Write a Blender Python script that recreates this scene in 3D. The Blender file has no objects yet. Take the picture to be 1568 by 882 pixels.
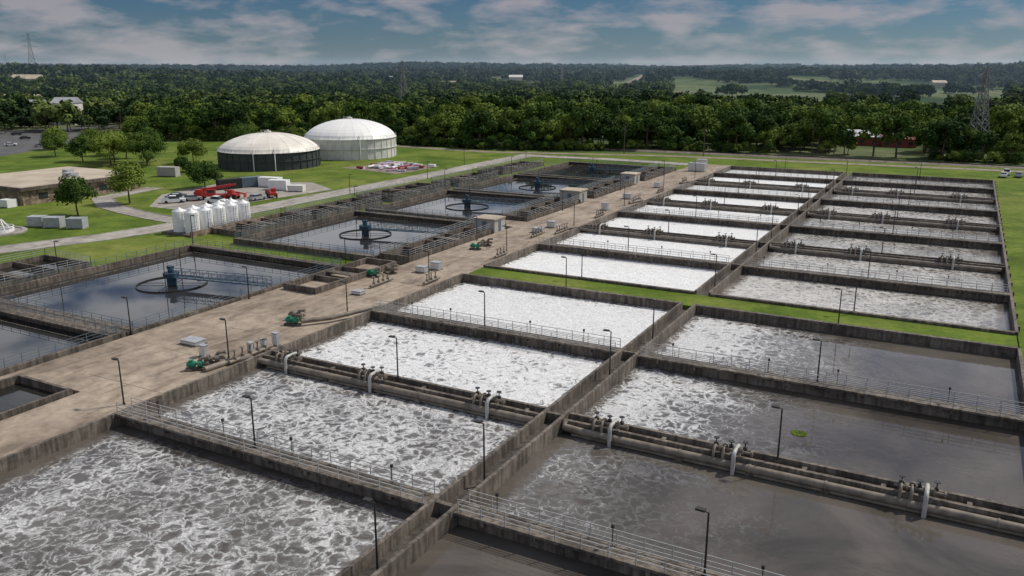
import bpy, math, random
import numpy as np
from mathutils import Vector, Matrix
random.seed(7); rng=np.random.default_rng(7)
sc=bpy.context.scene
S_=math.sin(math.radians(28.4)); C_=math.cos(math.radians(28.4))

# ------------------------------------------------------------------ materials
def newmat(name):
    m=bpy.data.materials.new(name); m.use_nodes=True
    nt=m.node_tree; return m,nt,nt.nodes['Principled BSDF']
def N(nt,t,**k):
    n=nt.nodes.new(t)
    for a,b in k.items(): setattr(n,a,b)
    return n
def ramp(nt,fac,stops):
    r=N(nt,'ShaderNodeValToRGB'); e=r.color_ramp.elements
    while len(e)<len(stops): e.new(.5)
    for i,(p,c) in enumerate(stops):
        e[i].position=p; e[i].color=(c[0],c[1],c[2],1) if hasattr(c,'__len__') else (c,c,c,1)
    nt.links.new(fac,r.inputs[0]); return r.outputs[0]
def noise(nt,vec,scale,detail=4,rough=.55,dist=0):
    n=N(nt,'ShaderNodeTexNoise'); n.inputs['Scale'].default_value=scale
    n.inputs['Detail'].default_value=detail; n.inputs['Roughness'].default_value=rough
    n.inputs['Distortion'].default_value=dist
    if vec is not None: nt.links.new(vec,n.inputs['Vector'])
    return n.outputs['Fac']
def pos(nt): return N(nt,'ShaderNodeNewGeometry').outputs['Position']
def mapv(nt,vec,scale,rot=(0,0,0)):
    m=N(nt,'ShaderNodeMapping'); m.inputs['Scale'].default_value=scale; m.inputs['Rotation'].default_value=rot
    nt.links.new(vec,m.inputs[0]); return m.outputs[0]
def mathn(nt,op,a,b=None,clamp=False):
    n=N(nt,'ShaderNodeMath',operation=op,use_clamp=clamp)
    for i,x in enumerate((a,b)):
        if x is None: continue
        if isinstance(x,(int,float)): n.inputs[i].default_value=x
        else: nt.links.new(x,n.inputs[i])
    return n.outputs[0]
def mixc(nt,fac,a,b,mode='MIX'):
    n=N(nt,'ShaderNodeMix',data_type='RGBA',blend_type=mode)
    for i,x in ((0,fac),(6,a),(7,b)):
        if isinstance(x,(int,float)): n.inputs[i].default_value=x
        elif isinstance(x,tuple): n.inputs[i].default_value=(x[0],x[1],x[2],1)
        else: nt.links.new(x,n.inputs[i])
    return n.outputs[2]
def bump(nt,b,h,strength=.3,dist=.1):
    n=N(nt,'ShaderNodeBump'); n.inputs['Strength'].default_value=strength; n.inputs['Distance'].default_value=dist
    nt.links.new(h,n.inputs['Height']); nt.links.new(n.outputs[0],b.inputs['Normal'])
def simple(name,col,rough=.6,var=.25,scale=1.5,metal=0):
    m,nt,b=newmat(name); p=pos(nt)
    f=noise(nt,p,scale,3)
    c=ramp(nt,f,[(.3,tuple(x*(1-var) for x in col)),(.7,tuple(min(1,x*(1+var)) for x in col))])
    nt.links.new(c,b.inputs['Base Color']); b.inputs['Roughness'].default_value=rough; b.inputs['Metallic'].default_value=metal
    return m
def concrete(name,col,dark,scale=.25,streak=True):
    m,nt,b=newmat(name); p=pos(nt)
    f1=noise(nt,p,scale,5,.6,.6); f2=noise(nt,p,scale*9,4,.65)
    c=ramp(nt,f1,[(.32,dark),(.62,col)])
    c=mixc(nt,.65,c,ramp(nt,f2,[(.3,(.38,.36,.34)),(.65,(1,1,1))]),'MULTIPLY')
    if streak:
        sv=noise(nt,mapv(nt,p,(2.2,2.2,.25)),1.0,3,.6)
        c=mixc(nt,.8,c,ramp(nt,sv,[(.38,(.30,.27,.24)),(.6,(1,1,1))]),'MULTIPLY')
    else:
        sv=noise(nt,mapv(nt,p,(.5,.12,1),(0,0,.4)),1.0,5,.65,1.0)
        c=mixc(nt,.65,c,ramp(nt,sv,[(.36,(.42,.39,.36)),(.52,(1,1,1))]),'MULTIPLY')
    nt.links.new(c,b.inputs['Base Color']); b.inputs['Roughness'].default_value=.85
    return m
M={}
M['wall']=concrete('weathered_concrete',(.26,.225,.185),(.11,.092,.075))
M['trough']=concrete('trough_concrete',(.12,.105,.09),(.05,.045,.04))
M['deck']=concrete('deck_concrete',(.44,.36,.275),(.27,.21,.155),.09,False)
M['pit']=concrete('pit_concrete',(.24,.20,.16),(.10,.085,.07))
M['road']=concrete('road_concrete',(.46,.43,.38),(.34,.31,.275),.08,False)
M['asphalt']=concrete('asphalt',(.14,.14,.14),(.09,.09,.09),.1,False)
M['rail']=simple('galvanised_rail',(.36,.36,.35),.45,.15,3)
M['railb']=simple('blue_grey_steel',(.10,.14,.17),.5,.2,3)
M['tower']=simple('tower_steel',(.20,.20,.20),.5,.2,3)
M['lamp']=simple('dark_bronze_paint',(.025,.022,.02),.5,.2)
M['pipe']=simple('weathered_pipe',(.19,.16,.125),.6,.35,1.2)
M['pipel']=simple('pale_pipe',(.42,.41,.38),.5,.2,2)
M['green']=simple('green_paint',(.01,.22,.12),.45,.3,2)
M['white']=simple('white_paint',(.78,.78,.76),.4,.08,.6)
M['dome']=simple('dome_panels',(.78,.73,.64),.4,.13,.22)
M['domew']=simple('white_dome',(.86,.85,.81),.4,.05,.2)
M['darkw']=simple('dark_digester_wall',(.035,.045,.045),.6,.3,.6)
M['dirty_white']=simple('tank_wall',(.62,.61,.57),.5,.12,.4)
M['blue']=simple('blue_drum',(.02,.055,.085),.5,.2)
M['dark']=simple('dark_gap',(.02,.02,.02),.8,.2)
M['tyre']=simple('tyre',(.02,.02,.02),.8,.2)
M['glass']=simple('window_glass',(.03,.035,.04),.12,.2)
M['red']=simple('red_paint',(.45,.03,.02),.4,.15)
M['redroof']=simple('red_roof',(.26,.05,.04),.6,.2)
M['silver']=simple('grey_paint',(.35,.36,.37),.35,.15)
M['tan']=simple('tan_roof',(.44,.37,.28),.8,.22,.15)
M['lav']=simple('pale_violet_bags',(.42,.36,.42),.7,.4,.6)
M['bark']=simple('bark',(.10,.075,.055),.9,.3,3)
M['gravel']=concrete('ballast',(.34,.27,.22),(.22,.18,.145),.3,False)
M['house']=simple('pale_cladding',(.40,.38,.35),.7,.2,.1)
m,nt,b=newmat('rubble_stone'); p=pos(nt)
v=N(nt,'ShaderNodeTexVoronoi'); v.inputs['Scale'].default_value=1.3; nt.links.new(p,v.inputs['Vector'])
sx=N(nt,'ShaderNodeSeparateColor'); nt.links.new(v.outputs['Color'],sx.inputs[0])
c=ramp(nt,sx.outputs[0],[(0,(.10,.07,.05)),(.5,(.24,.17,.12)),(1,(.36,.28,.20))])
nt.links.new(c,b.inputs['Base Color']); b.inputs['Roughness'].default_value=.9; M['stone']=m
m,nt,b=newmat('lawn_grass'); p=pos(nt)
f1=noise(nt,p,.035,5,.6,.5); f2=noise(nt,p,1.2,5,.7); f3=noise(nt,p,.13,5,.65)
c=ramp(nt,f1,[(.3,(.085,.140,.020)),(.5,(.14,.20,.030)),(.7,(.22,.24,.06))])
c=mixc(nt,.7,c,ramp(nt,f2,[(.3,(.5,.55,.5)),(.7,(1.15,1.1,1.0))]),'MULTIPLY')
c=mixc(nt,.7,c,ramp(nt,f3,[(.38,(.42,.52,.45)),(.58,(1.0,1.0,1.0))]),'MULTIPLY')
nt.links.new(c,b.inputs['Base Color']); b.inputs['Roughness'].default_value=.95; b.inputs['Specular IOR Level'].default_value=.1
M['lawn']=m
m,nt,b=newmat('scrub_terrain'); p=pos(nt)
f1=noise(nt,p,.006,6,.6,.4); f2=noise(nt,p,.06,5,.7)
c=ramp(nt,f1,[(.35,(.04,.07,.03)),(.48,(.10,.14,.06)),(.62,(.19,.20,.115))])
c=mixc(nt,.7,c,ramp(nt,f2,[(.35,(.4,.45,.4)),(.7,(1.1,1.1,1.0))]),'MULTIPLY')
nt.links.new(c,b.inputs['Base Color']); b.inputs['Roughness'].default_value=1; b.inputs['Specular IOR Level'].default_value=.05; M['terrain']=m
def foliage(name,stops,ns=.012):
    m,nt,b=newmat(name); oi=N(nt,'ShaderNodeObjectInfo')
    p=pos(nt); f=noise(nt,p,ns,3)  # broad noise varies leaf tone and paints cloud-shadow patches across the hills
    r=mathn(nt,'ADD',mathn(nt,'MULTIPLY',oi.outputs['Random'],.5),mathn(nt,'MULTIPLY',f,.7))
    c=ramp(nt,r,stops)
    nt.links.new(c,b.inputs['Base Color']); b.inputs['Roughness'].default_value=.9; b.inputs['Specular IOR Level'].default_value=.1
    return m
M['leaf']=foliage('tree_foliage',[(.33,(.020,.044,.011)),(.58,(.055,.098,.018)),(.82,(.150,.200,.034))],.025)
M['leafm']=foliage('mid_foliage',[(.33,(.016,.033,.014)),(.58,(.038,.068,.022)),(.82,(.115,.155,.042))],.008)
M['leaff']=foliage('hazed_far_foliage',[(.3,(.013,.026,.017)),(.58,(.028,.048,.027)),(.8,(.085,.11,.055))],.0035)  # leaf greens shifted bluish: distance haze painted into the colour
M['leafd']=foliage('hazed_horizon_foliage',[(.3,(.012,.024,.021)),(.55,(.022,.038,.030)),(.8,(.050,.070,.050))],.002)  # bluish low-contrast leaves, aerial haze painted in on top of the volume

def watermat(name,base,rough=.06,bs=.15,scale=1.5):
    m,nt,b=newmat(name); p=pos(nt)
    f=noise(nt,p,.12,6,.65,.8)
    c=ramp(nt,f,[(.35,tuple(x*.75 for x in base)),(.65,tuple(x*1.25 for x in base))])
    nt.links.new(c,b.inputs['Base Color']); b.inputs['Roughness'].default_value=rough; b.inputs['IOR'].default_value=1.33
    bump(nt,b,noise(nt,p,scale,2),bs,.05); return m
M['water']=watermat('clarifier_water',(.030,.031,.032),.03,.012,1.0)
M['pitw']=watermat('channel_water',(.02,.02,.018),.05,.1)

def foammat(name,covL,covR,x0,x1,tint=(.66,.66,.65),base=(.088,.077,.066),grey=(.15,.143,.135),scale=.95,glint=.05,soft=.24):
    m,nt,b=newmat(name); p=pos(nt)
    nt.nodes.remove(b); out=nt.nodes['Material Output']
    sep=N(nt,'ShaderNodeSeparateXYZ'); nt.links.new(p,sep.inputs[0])
    t=N(nt,'ShaderNodeMapRange'); t.inputs['From Min'].default_value=x0; t.inputs['From Max'].default_value=x1
    t.inputs['To Min'].default_value=covL; t.inputs['To Max'].default_value=covR
    nt.links.new(sep.outputs[0],t.inputs[0])
    tc=N(nt,'ShaderNodeTexCoord'); sg=N(nt,'ShaderNodeSeparateXYZ'); nt.links.new(tc.outputs['Generated'],sg.inputs[0])
    gx,gy=sg.outputs[0],sg.outputs[1]
    ex=mathn(nt,'MINIMUM',gx,mathn(nt,'SUBTRACT',1,gx)); ey=mathn(nt,'MINIMUM',gy,mathn(nt,'SUBTRACT',1,gy))
    e=mathn(nt,'MINIMUM',mathn(nt,'MULTIPLY',ex,2.0),ey)
    em=N(nt,'ShaderNodeMapRange'); em.inputs['From Max'].default_value=.11; em.inputs['To Min'].default_value=-.85; em.inputs['To Max'].default_value=0
    nt.links.new(e,em.inputs[0])
    cov=mathn(nt,'ADD',t.outputs[0],em.outputs[0])
    big=noise(nt,p,.15,5,.62,.3)
    wn=N(nt,'ShaderNodeTexNoise'); wn.inputs['Scale'].default_value=.5; wn.inputs['Detail'].default_value=3; wn.inputs['Roughness'].default_value=.6
    nt.links.new(p,wn.inputs['Vector'])
    vm=N(nt,'ShaderNodeVectorMath',operation='MULTIPLY_ADD'); nt.links.new(wn.outputs['Color'],vm.inputs[0])
    vm.inputs[1].default_value=(3.4,3.4,0); nt.links.new(p,vm.inputs[2]); W=vm.outputs[0]
    v=N(nt,'ShaderNodeTexVoronoi',feature='DISTANCE_TO_EDGE'); v.inputs['Scale'].default_value=scale; nt.links.new(W,v.inputs['Vector'])
    v2=N(nt,'ShaderNodeTexVoronoi',feature='DISTANCE_TO_EDGE'); v2.inputs['Scale'].default_value=scale*2.3; nt.links.new(W,v2.inputs['Vector'])
    s1=mathn(nt,'SUBTRACT',1.0,mathn(nt,'MULTIPLY',v.outputs[0],3.0),True)
    s2=mathn(nt,'SUBTRACT',1.0,mathn(nt,'MULTIPLY',v2.outputs[0],4.0),True)
    fine=noise(nt,W,scale*5,4,.72)
    pat=mathn(nt,'ADD',mathn(nt,'MULTIPLY',s1,.58),mathn(nt,'MULTIPLY',s2,.24))
    pat=mathn(nt,'ADD',pat,mathn(nt,'MULTIPLY',fine,.6))
    pat=mathn(nt,'ADD',pat,mathn(nt,'MULTIPLY',big,1.0))
    a=mathn(nt,'ADD',mathn(nt,'SUBTRACT',pat,1.74),cov)
    fac=N(nt,'ShaderNodeMapRange',interpolation_type='SMOOTHSTEP'); fac.inputs['From Min'].default_value=-soft; fac.inputs['From Max'].default_value=soft
    nt.links.new(a,fac.inputs[0])
    film=N(nt,'ShaderNodeMapRange',interpolation_type='SMOOTHSTEP'); film.inputs['From Min'].default_value=-.75; film.inputs['From Max'].default_value=-.1
    nt.links.new(a,film.inputs[0])
    w=N(nt,'ShaderNodeBsdfPrincipled'); w.inputs['Roughness'].default_value=glint; w.inputs['IOR'].default_value=1.33
    bc=ramp(nt,noise(nt,p,.07,5,.6,1.2),[(.38,tuple(x*.72 for x in base)),(.60,tuple(x*1.3 for x in base))])
    bc=mixc(nt,film.outputs[0],bc,grey)
    nt.links.new(bc,w.inputs['Base Color']); bump(nt,w,noise(nt,p,1.6,2),.10,.06)
    fo=N(nt,'ShaderNodeBsdfPrincipled'); fo.inputs['Roughness'].default_value=.6
    fc=ramp(nt,fine,[(.36,tuple(x*.55 for x in tint)),(.58,tint)])
    nt.links.new(fc,fo.inputs['Base Color'])
    ms=N(nt,'ShaderNodeMixShader'); nt.links.new(fac.outputs[0],ms.inputs[0]); nt.links.new(w.outputs[0],ms.inputs[1]); nt.links.new(fo.outputs[0],ms.inputs[2])
    nt.links.new(ms.outputs[0],out.inputs[0]); return m

# ------------------------------------------------------------------ mesh builder
class MB:
    def __init__(s): s.v=[];s.f=[];s.m=[];s.s=[]
    def add(s,vs,fs,m=0,sm=False):
        o=len(s.v); s.v+= [tuple(x) for x in vs]
        for f in fs: s.f.append(tuple(i+o for i in f)); s.m.append(m); s.s.append(sm)
    def box(s,x0,y0,z0,x1,y1,z1,m=0):
        s.add([(x0,y0,z0),(x1,y0,z0),(x1,y1,z0),(x0,y1,z0),(x0,y0,z1),(x1,y0,z1),(x1,y1,z1),(x0,y1,z1)],
              [(0,3,2,1),(4,5,6,7),(0,1,5,4),(1,2,6,5),(2,3,7,6),(3,0,4,7)],m)
    def beam(s,p,q,w,h,m=0):
        p=Vector(p);q=Vector(q);d=(q-p)
        if d.length<1e-6: return
        d.normalize()
        up=Vector((0,0,1)) if abs(d.z)<.95 else Vector((0,1,0))
        a=d.cross(up).normalized()*w/2; b=a.cross(d).normalized()*h/2
        s.add([p-a-b,p+a-b,p+a+b,p-a+b,q-a-b,q+a-b,q+a+b,q-a+b],[(0,1,2,3),(7,6,5,4),(0,4,5,1),(1,5,6,2),(2,6,7,3),(3,7,4,0)],m)
    def tube(s,path,r,n=8,m=0,cap=True):
        P=[Vector(x) for x in path]; R=r if isinstance(r,(list,tuple)) else [r]*len(P)
        rings=[];ref=None
        for i,p in enumerate(P):
            d=(P[min(i+1,len(P)-1)]-P[max(i-1,0)]).normalized()
            if ref is None: ref=Vector((0,0,1)) if abs(d.z)<.9 else Vector((1,0,0))
            a=d.cross(ref)
            if a.length<1e-3: a=d.cross(Vector((0,1,.3)))
            a.normalize(); b=a.cross(d).normalized(); ref=b
            rings.append([p+(a*math.cos(2*math.pi*k/n)+b*math.sin(2*math.pi*k/n))*R[i] for k in range(n)])
        vs=[x for g in rings for x in g]; fs=[]
        for i in range(len(P)-1):
            for k in range(n): fs.append((i*n+k,i*n+(k+1)%n,(i+1)*n+(k+1)%n,(i+1)*n+k))
        s.add(vs,fs,m,n>4)
        if cap:
            s.add(rings[0],[tuple(range(n))[::-1]],m); s.add(rings[-1],[tuple(range(n))],m)
    def cyl(s,p,q,r,n=12,m=0,r2=None): s.tube([p,q],[r,r if r2 is None else r2],n,m)
    def lathe(s,cx,cy,prof,n=32,m=0,sm=True):
        vs=[];fs=[]
        for r,z in prof:
            for k in range(n): a=2*math.pi*k/n; vs.append((cx+r*math.cos(a),cy+r*math.sin(a),z))
        for i in range(len(prof)-1):
            for k in range(n): fs.append((i*n+k,i*n+(k+1)%n,(i+1)*n+(k+1)%n,(i+1)*n+k))
        s.add(vs,fs,m,sm)
    def poly(s,pts,m=0): s.add(pts,[tuple(range(len(pts)))],m)
    def build(s,name,mats,parent=None,loc=None,rot=None):
        me=bpy.data.meshes.new(name); me.from_pydata(s.v,[],s.f)
        for x in mats: me.materials.append(M[x] if isinstance(x,str) else x)
        me.polygons.foreach_set('material_index',s.m); me.polygons.foreach_set('use_smooth',s.s); me.update()
        o=bpy.data.objects.new(name,me); sc.collection.objects.link(o)
        if parent: o.parent=parent
        if loc: o.location=loc
        if rot: o.rotation_euler=rot
        return o
def empty(name,loc=(0,0,0)):
    o=bpy.data.objects.new(name,None); sc.collection.objects.link(o); o.location=loc; o.empty_display_size=.5; return o

def railing_into(b,p,q,z,m=0,rails=(.35,.7,1.07),step=1.9,r=.03):
    p=Vector((p[0],p[1],z));q=Vector((q[0],q[1],z)); L=(q-p).length; n=max(1,round(L/step))
    for i in range(n+1):
        c=p.lerp(q,i/n); b.beam(c,c+Vector((0,0,1.09)),r*2,r*2,m)
    for h in rails: b.beam(p+Vector((0,0,h)),q+Vector((0,0,h)),r*1.7,r*1.7,m)
def railing(p,q,z,mat='rail',parent=None,name='railing'):
    b=MB(); railing_into(b,p,q,z); return b.build(name,[mat],parent)
def lamp(x,y,z,ang=0,h=4.3):
    b=MB(); b.cyl((0,0,0),(0,0,.12),.16,8); b.tube([(0,0,.1),(0,0,h)],[.08,.06],8)
    b.beam((0,0,h-.04),(.5,0,h+.02),.06,.06); b.box(.2,-.17,h-.02,.8,.17,h+.11)
    return b.build('lamp_post',['lamp'],None,(x,y,z),(0,0,ang+random.uniform(-.12,.12)))

# ------------------------------------------------------------------ terrain
def sm(t): t=np.clip(t,0,1); return t*t*(3-2*t)
def hgt(x,y):
    x=np.asarray(x,float);y=np.asarray(y,float)
    F=-x*S_+y*C_;R=x*C_+y*S_;d=np.hypot(x,y)
    k=sm((d-650)/900)
    h=20*sm((d-750)/1700)+k*(5.5*np.sin(x/230+1)*np.sin(y/270)+3.5*np.sin(x/110+.5)*np.sin(y/150+2)+2.5*np.sin(R/330+2.2))
    h=h+15*np.exp(-((F-1100)/260)**2)*sm((-R-60)/450)
    h=h+9*np.exp(-((F-1500)/220)**2)*sm((R-50)/500)
    h=h-6*sm((d-3500)/2000)
    return h*sm((d-600)/250)
n=190
t=np.linspace(-1,1,n); g=9500*np.sinh(4.2*t)/np.sinh(4.2)
XX,YY=np.meshgrid(g-300,g+500); ZZ=hgt(XX,YY)-.02
b=MB(); b.v=[tuple(q) for q in np.stack([XX,YY,ZZ],-1).reshape(-1,3)]
b.f=[(j*n+i,j*n+i+1,(j+1)*n+i+1,(j+1)*n+i) for j in range(n-1) for i in range(n-1)]
b.m=[0]*len(b.f); b.s=[True]*len(b.f); b.build('terrain',['terrain'])
def sheet(name,pts,z,mat):
    b=MB(); b.poly([(x,y,z) for x,y in pts]); return b.build(name,[mat])
sheet('lawn',[(70,-60),(70,300),(14,312),(-100,303),(-161,283),(-250,287),(-340,222),(-330,150),(-300,-60)],.02,'lawn')
b=MB(); b.box(-64.3,103.45,-.2,8,109.35,.95); b.box(8.25,40,-.2,16,262,.55); b.build('grass_verge',['lawn'])
def ribbon(name,pts,w,z,mat,kerb=True):
    b=MB(); P=[Vector((x,y,0)) for x,y in pts]; L=[];Rr=[]
    for i,p in enumerate(P):
        d=(P[min(i+1,len(P)-1)]-P[max(i-1,0)]).normalized(); nn=Vector((-d.y,d.x,0))
        L.append(p+nn*w/2);Rr.append(p-nn*w/2)
    for i in range(len(P)-1):
        b.poly([(L[i].x,L[i].y,z),(Rr[i].x,Rr[i].y,z),(Rr[i+1].x,Rr[i+1].y,z),(L[i+1].x,L[i+1].y,z)])
        if kerb:
            for A in (L,Rr): b.beam((A[i].x,A[i].y,.07),(A[i+1].x,A[i+1].y,.07),.18,.16,1)
    return b.build(name,[mat,'road'])
ribbon('service_road',[(-175,20),(-160,50),(-150,78),(-142,100),(-140,112),(-140.5,150),(-140,200),(-141,250),(-141,276)],7,.06,'road')
ribbon('access_road',[(-137.3,272),(-110,274),(-80,272)],7,.064,'road')
ribbon('driveway',[(-143,118),(-152,119),(-163,121),(-174,124),(-186,131),(-190,150)],5,.055,'road')
sheet('equipment_yard_paving',[(-150,136),(-146,170),(-160,178),(-182,168),(-178,142),(-165,128),(-152,128)],.05,'road')
sheet('laydown_yard_paving',[(-150,205),(-150,228),(-168,232),(-176,210)],.045,'gravel')
ribbon('dirt_track',[(-240,284),(-161,277),(-95,296),(20,303),(80,300)],5,.035,'gravel',False)
sheet('car_park',[(-300,165),(-440,205),(-420,310),(-345,238),(-322,205)],.04,'asphalt')
b=MB(); 
b.add([(-130,306,0),(75,312,0),(75,316,0),(-130,310,0),(-130,307,.6),(75,313,.6),(75,315,.6),(-130,309,.6)],[(0,1,5,4),(4,5,6,7),(7,6,2,3)],0)
for o in (-.75,.75): b.beam((-130,308+o,.68),(75,314+o,.68),.08,.15,1)
b.build('railway_track',['gravel','lamp'])

# ------------------------------------------------------------------ aeration basins
XL0,XC,XR0=-64.2,-29.4,8.0
ZT=1.3
front=[5,22,44.5,62.6,81.5,103.2]
rear=[109.6+19.3*i for i in range(9)]
covs={('f',0,'L'):(.25,.25),('f',1,'L'):(.22,.34),('f',2,'L'):(.36,.44),('f',3,'L'):(.66,.80),('f',4,'L'):(.95,1.1),
      ('f',0,'R'):(-.9,-1.3),('f',1,'R'):(-.55,-1.4),('f',2,'R'):(.22,-.95),('f',3,'R'):(.85,-1.2),('f',4,'R'):(.95,-1.0)}
def basin(x0,x1,y0,y1,cl,cr,**k):
    e=empty('aeration_basin',((x0+x1)/2,(y0+y1)/2,0))
    b=MB(); hx=(x1-x0)/2; hy=(y1-y0)/2
    b.poly([(-hx,-hy,0),(hx,-hy,0),(hx,hy,0),(-hx,hy,0)])
    b.build('basin_water',[foammat('aerated_water',cl,cr,x0,x1,**k)],e,(0,0,.08))
for tag,Y in (('f',front),('r',rear)):
    for i in range(len(Y)-1):
        for side in 'LR':
            x0,x1=(XL0,XC-1) if side=='L' else (XC+1,XR0)
            if tag=='f':
                cl,cr=covs[(tag,i,side)]
                kw=dict(soft=.30) if side=='R' else dict(tint=(.66,.66,.65) if i<3 else (.80,.80,.79),soft=.30)
            elif side=='L': cl,cr=(1.1,1.2); kw=dict(tint=(.88,.88,.86))
            else:
                cl,cr=[(.66,.20),(.50,.20),(.35,.05),(.45,.05),(.5,.25),(.5,.25),(.5,.25),(.5,.25)][i]; kw=dict(tint=(.62,.60,.565),grey=(.22,.205,.185),soft=.4,glint=.18)
            basin(x0,x1,Y[i],Y[i+1],cl,cr,**kw)
def wallbox(name,x0,y0,x1,y1,z1=ZT,z0=-.3,mat='wall'):
    b=MB(); b.box(x0,y0,z0,x1,y1,z1)
    return b.build(name,[mat])
def valve_set(x,y,z):
    b=MB()
    def arc(c,r,a0,a1,n=6): return [(0,c[0]+r*math.cos(a0+(a1-a0)*k/n),c[1]+r*math.sin(a0+(a1-a0)*k/n)) for k in range(n+1)]
    b.tube([(0,.5,-.2),(0,.5,.45)]+arc((.1,.45),.4,0,math.pi/2)[1:]+[(0,-.9,.85)]+arc((-.9,.4),.45,math.pi/2,math.pi)[1:]+[(0,-1.35,-1.5)],.17,10,1)
    for dx in (-.95,-1.7):
        b.tube([(dx,.4,-.1),(dx,.4,.55),(dx,.2,.75),(dx,-.5,.75),(dx,-.8,.6),(dx,-.9,.2),(dx,-.9,-.4)],.12,8,0)
        b.cyl((dx,-.1,.75),(dx,.06,.75),.22,10,0)
    b.cyl((-2.2,-.35,.62),(1.3,-.35,.62),.13,8,0)
    for dx in (-1.3,.5,1.2):
        b.cyl((dx-.07,-.35,.62),(dx+.07,-.35,.62),.24,10,0)
    for dx,h in ((.6,1.35),(-.5,1.2),(-1.7,1.3)):
        b.cyl((dx,-.1,.6),(dx,-.1,h),.05,6,2); b.cyl((dx,-.1,h),(dx,-.1,h+.05),.24,10,2)
        b.box(dx-.14,-.24,.7,dx+.14,.04,.95,2)
    return b.build('valve_manifold',['pipe','pipel','lamp'],None,(x,y,z))
def header_pipe(pts,r=.33,name='air_header_pipe'):
    b=MB(); b.tube(pts,r,14,0)
    for i in range(len(pts)-1):
        p=Vector(pts[i]);q=Vector(pts[i+1]);L=(q-p).length;d=(q-p).normalized()
        k=3.0
        while k<L-1:
            c=p+d*k; b.cyl(c-d*.07,c+d*.07,r*1.18,14,0)
            if int(k)%2==0: b.box(c.x-.3,c.y-.3,-.2,c.x+.3,c.y+.3,c.z-r*.8,1)
            k+=5.7
    return b.build(name,['pipe','wall'])
def crosswall(y,kind,x0,x1):
    if kind=='walk':
        b=MB(); b.box(x0,y-.25,-.3,x1,y+.25,ZT-.2); b.box(x0,y-.8,ZT-.197,x1,y+.8,ZT)
        for k in np.arange(x0+2,x1,4.0): b.box(k,y-.7,ZT-.6,k+.3,y+.7,ZT-.2)
        b.build('concrete_walkway',['wall'])
        railing((x0+.3,y-.75),(x1-.3,y-.75),ZT); railing((x0+.3,y+.75),(x1-.3,y+.75),ZT)
        b=MB()
        for k in np.arange(x0+4,x1-3,8.5):
            k=k+random.uniform(-1.5,1.5)
            b.cyl((k,y+.55,ZT),(k,y+.55,ZT+1.5),.03,6); b.box(k-.09,y+.46,ZT+1.3,k+.09,y+.64,ZT+1.55)
        b.build('instrument_post',['lamp'])
    elif kind=='pipe':
        b=MB(); b.box(x0,y+.55,-.3,x1,y+.9,ZT); b.box(x0,y-.75,-.3,x1,y-.4,ZT-.1)
        for k in np.arange(x0+3,x1,5.7): b.box(k,y-.398,.35,k+.35,y+.548,ZT-.25)
        b.build('channel_wall',['wall'])
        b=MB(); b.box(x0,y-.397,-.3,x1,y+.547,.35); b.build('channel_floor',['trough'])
    else:
        b=MB(); b.box(x0,y-.2,-.3,x1,y+.2,ZT-.25); b.box(x0,y-.28,ZT-.25,x1,y+.28,ZT+.003)
        for k in np.arange(x0+3,x1,6): b.box(k,y-.27,-.3,k+.35,y-.2,ZT-.25)
        b.build('concrete_wall',['wall'])
for tag,Y,kinds in (('f',front,['end','pipe','walk','pipe','walk','end']),('r',rear,['end','walk','pipe','walk','pipe','walk','pipe','walk','end'])):
    ya,yb=Y[0],Y[-1]
    for y,kd in zip(Y,kinds):
        for x0,x1 in ((XL0+.16,XC-1.16),(XC+1.16,XR0-.16)):
            crosswall(y,kd,x0,x1)
            xm=(x0+x1)/2
            if kd=='pipe':
                yy=y-1.2
                if x0<-40: pts=[(x0-2.6,y-6.5,.95),(x0-2.2,y-3,.95),(x0-1.2,y-1.6,.9),(x0+.5,yy,.7),(x1-.5,yy,.7)]
                else: pts=[(x0+.2,yy+.4,1.2),(x0+.25,yy-.0,.75),(x0+2,yy,.65),(x1-.5,yy,.65)]
                header_pipe(pts)
                b=MB(); b.tube([(x0+1,yy-.05,.22),(x1-1,yy-.05,.22)],.15,8,0); b.build('small_pipe',['pipe'])
                for fr in (.12,.45,.85) if x0<-40 else (.13,.42,.80): valve_set(x0+fr*(x1-x0),y-.3,ZT-.25)
            if kd!='end' or y>100: lamp(xm+random.uniform(-.8,.8),y+(.5 if kd=='pipe' else .2),ZT-.1 if kd!='walk' else ZT,math.pi)
    b=MB(); b.box(XC-1.1,ya,-.3,XC-.8,yb,ZT+.15); b.box(XC+.8,ya,-.3,XC+1.1,yb,ZT+.15)
    for y in Y[1:-1]: b.box(XC-.796,y-.2,.4,XC+.796,y+.2,ZT)
    b.build('centre_channel_wall',['wall'])
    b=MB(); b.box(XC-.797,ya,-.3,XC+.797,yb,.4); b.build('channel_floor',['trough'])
    b=MB(); b.box(XL0-.2,ya,-.3,XL0+.15,yb,ZT); b.build('side_wall',['wall'])
    b=MB(); b.box(XR0-.15,ya,-.3,XR0+.2,yb,ZT); 
    for y in np.arange(ya+3,yb,6): b.box(XR0+.2,y,-.2,XR0+.5,y+.4,ZT-.1)
    b.build('side_wall',['wall'])
    for i in range(len(Y)-1):
        lamp(XC+.2,(Y[i]+Y[i+1])/2+(-4 if i%2==0 else 3),.4,math.pi,5.1)
# floating weed clump
b=MB()
for k in range(110):
    a=random.random()*6.28; r=random.random()**.5; x=-9.8+r*.62*math.cos(a); y=71.2+r*.45*math.sin(a); s=.13
    b.poly([(x-s,y,.1+random.random()*.1),(x,y-s,.12),(x+s,y,.12+random.random()*.2),(x,y+s,.15+random.random()*.15)])
b.build('floating_weeds',['leaf'])

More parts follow.
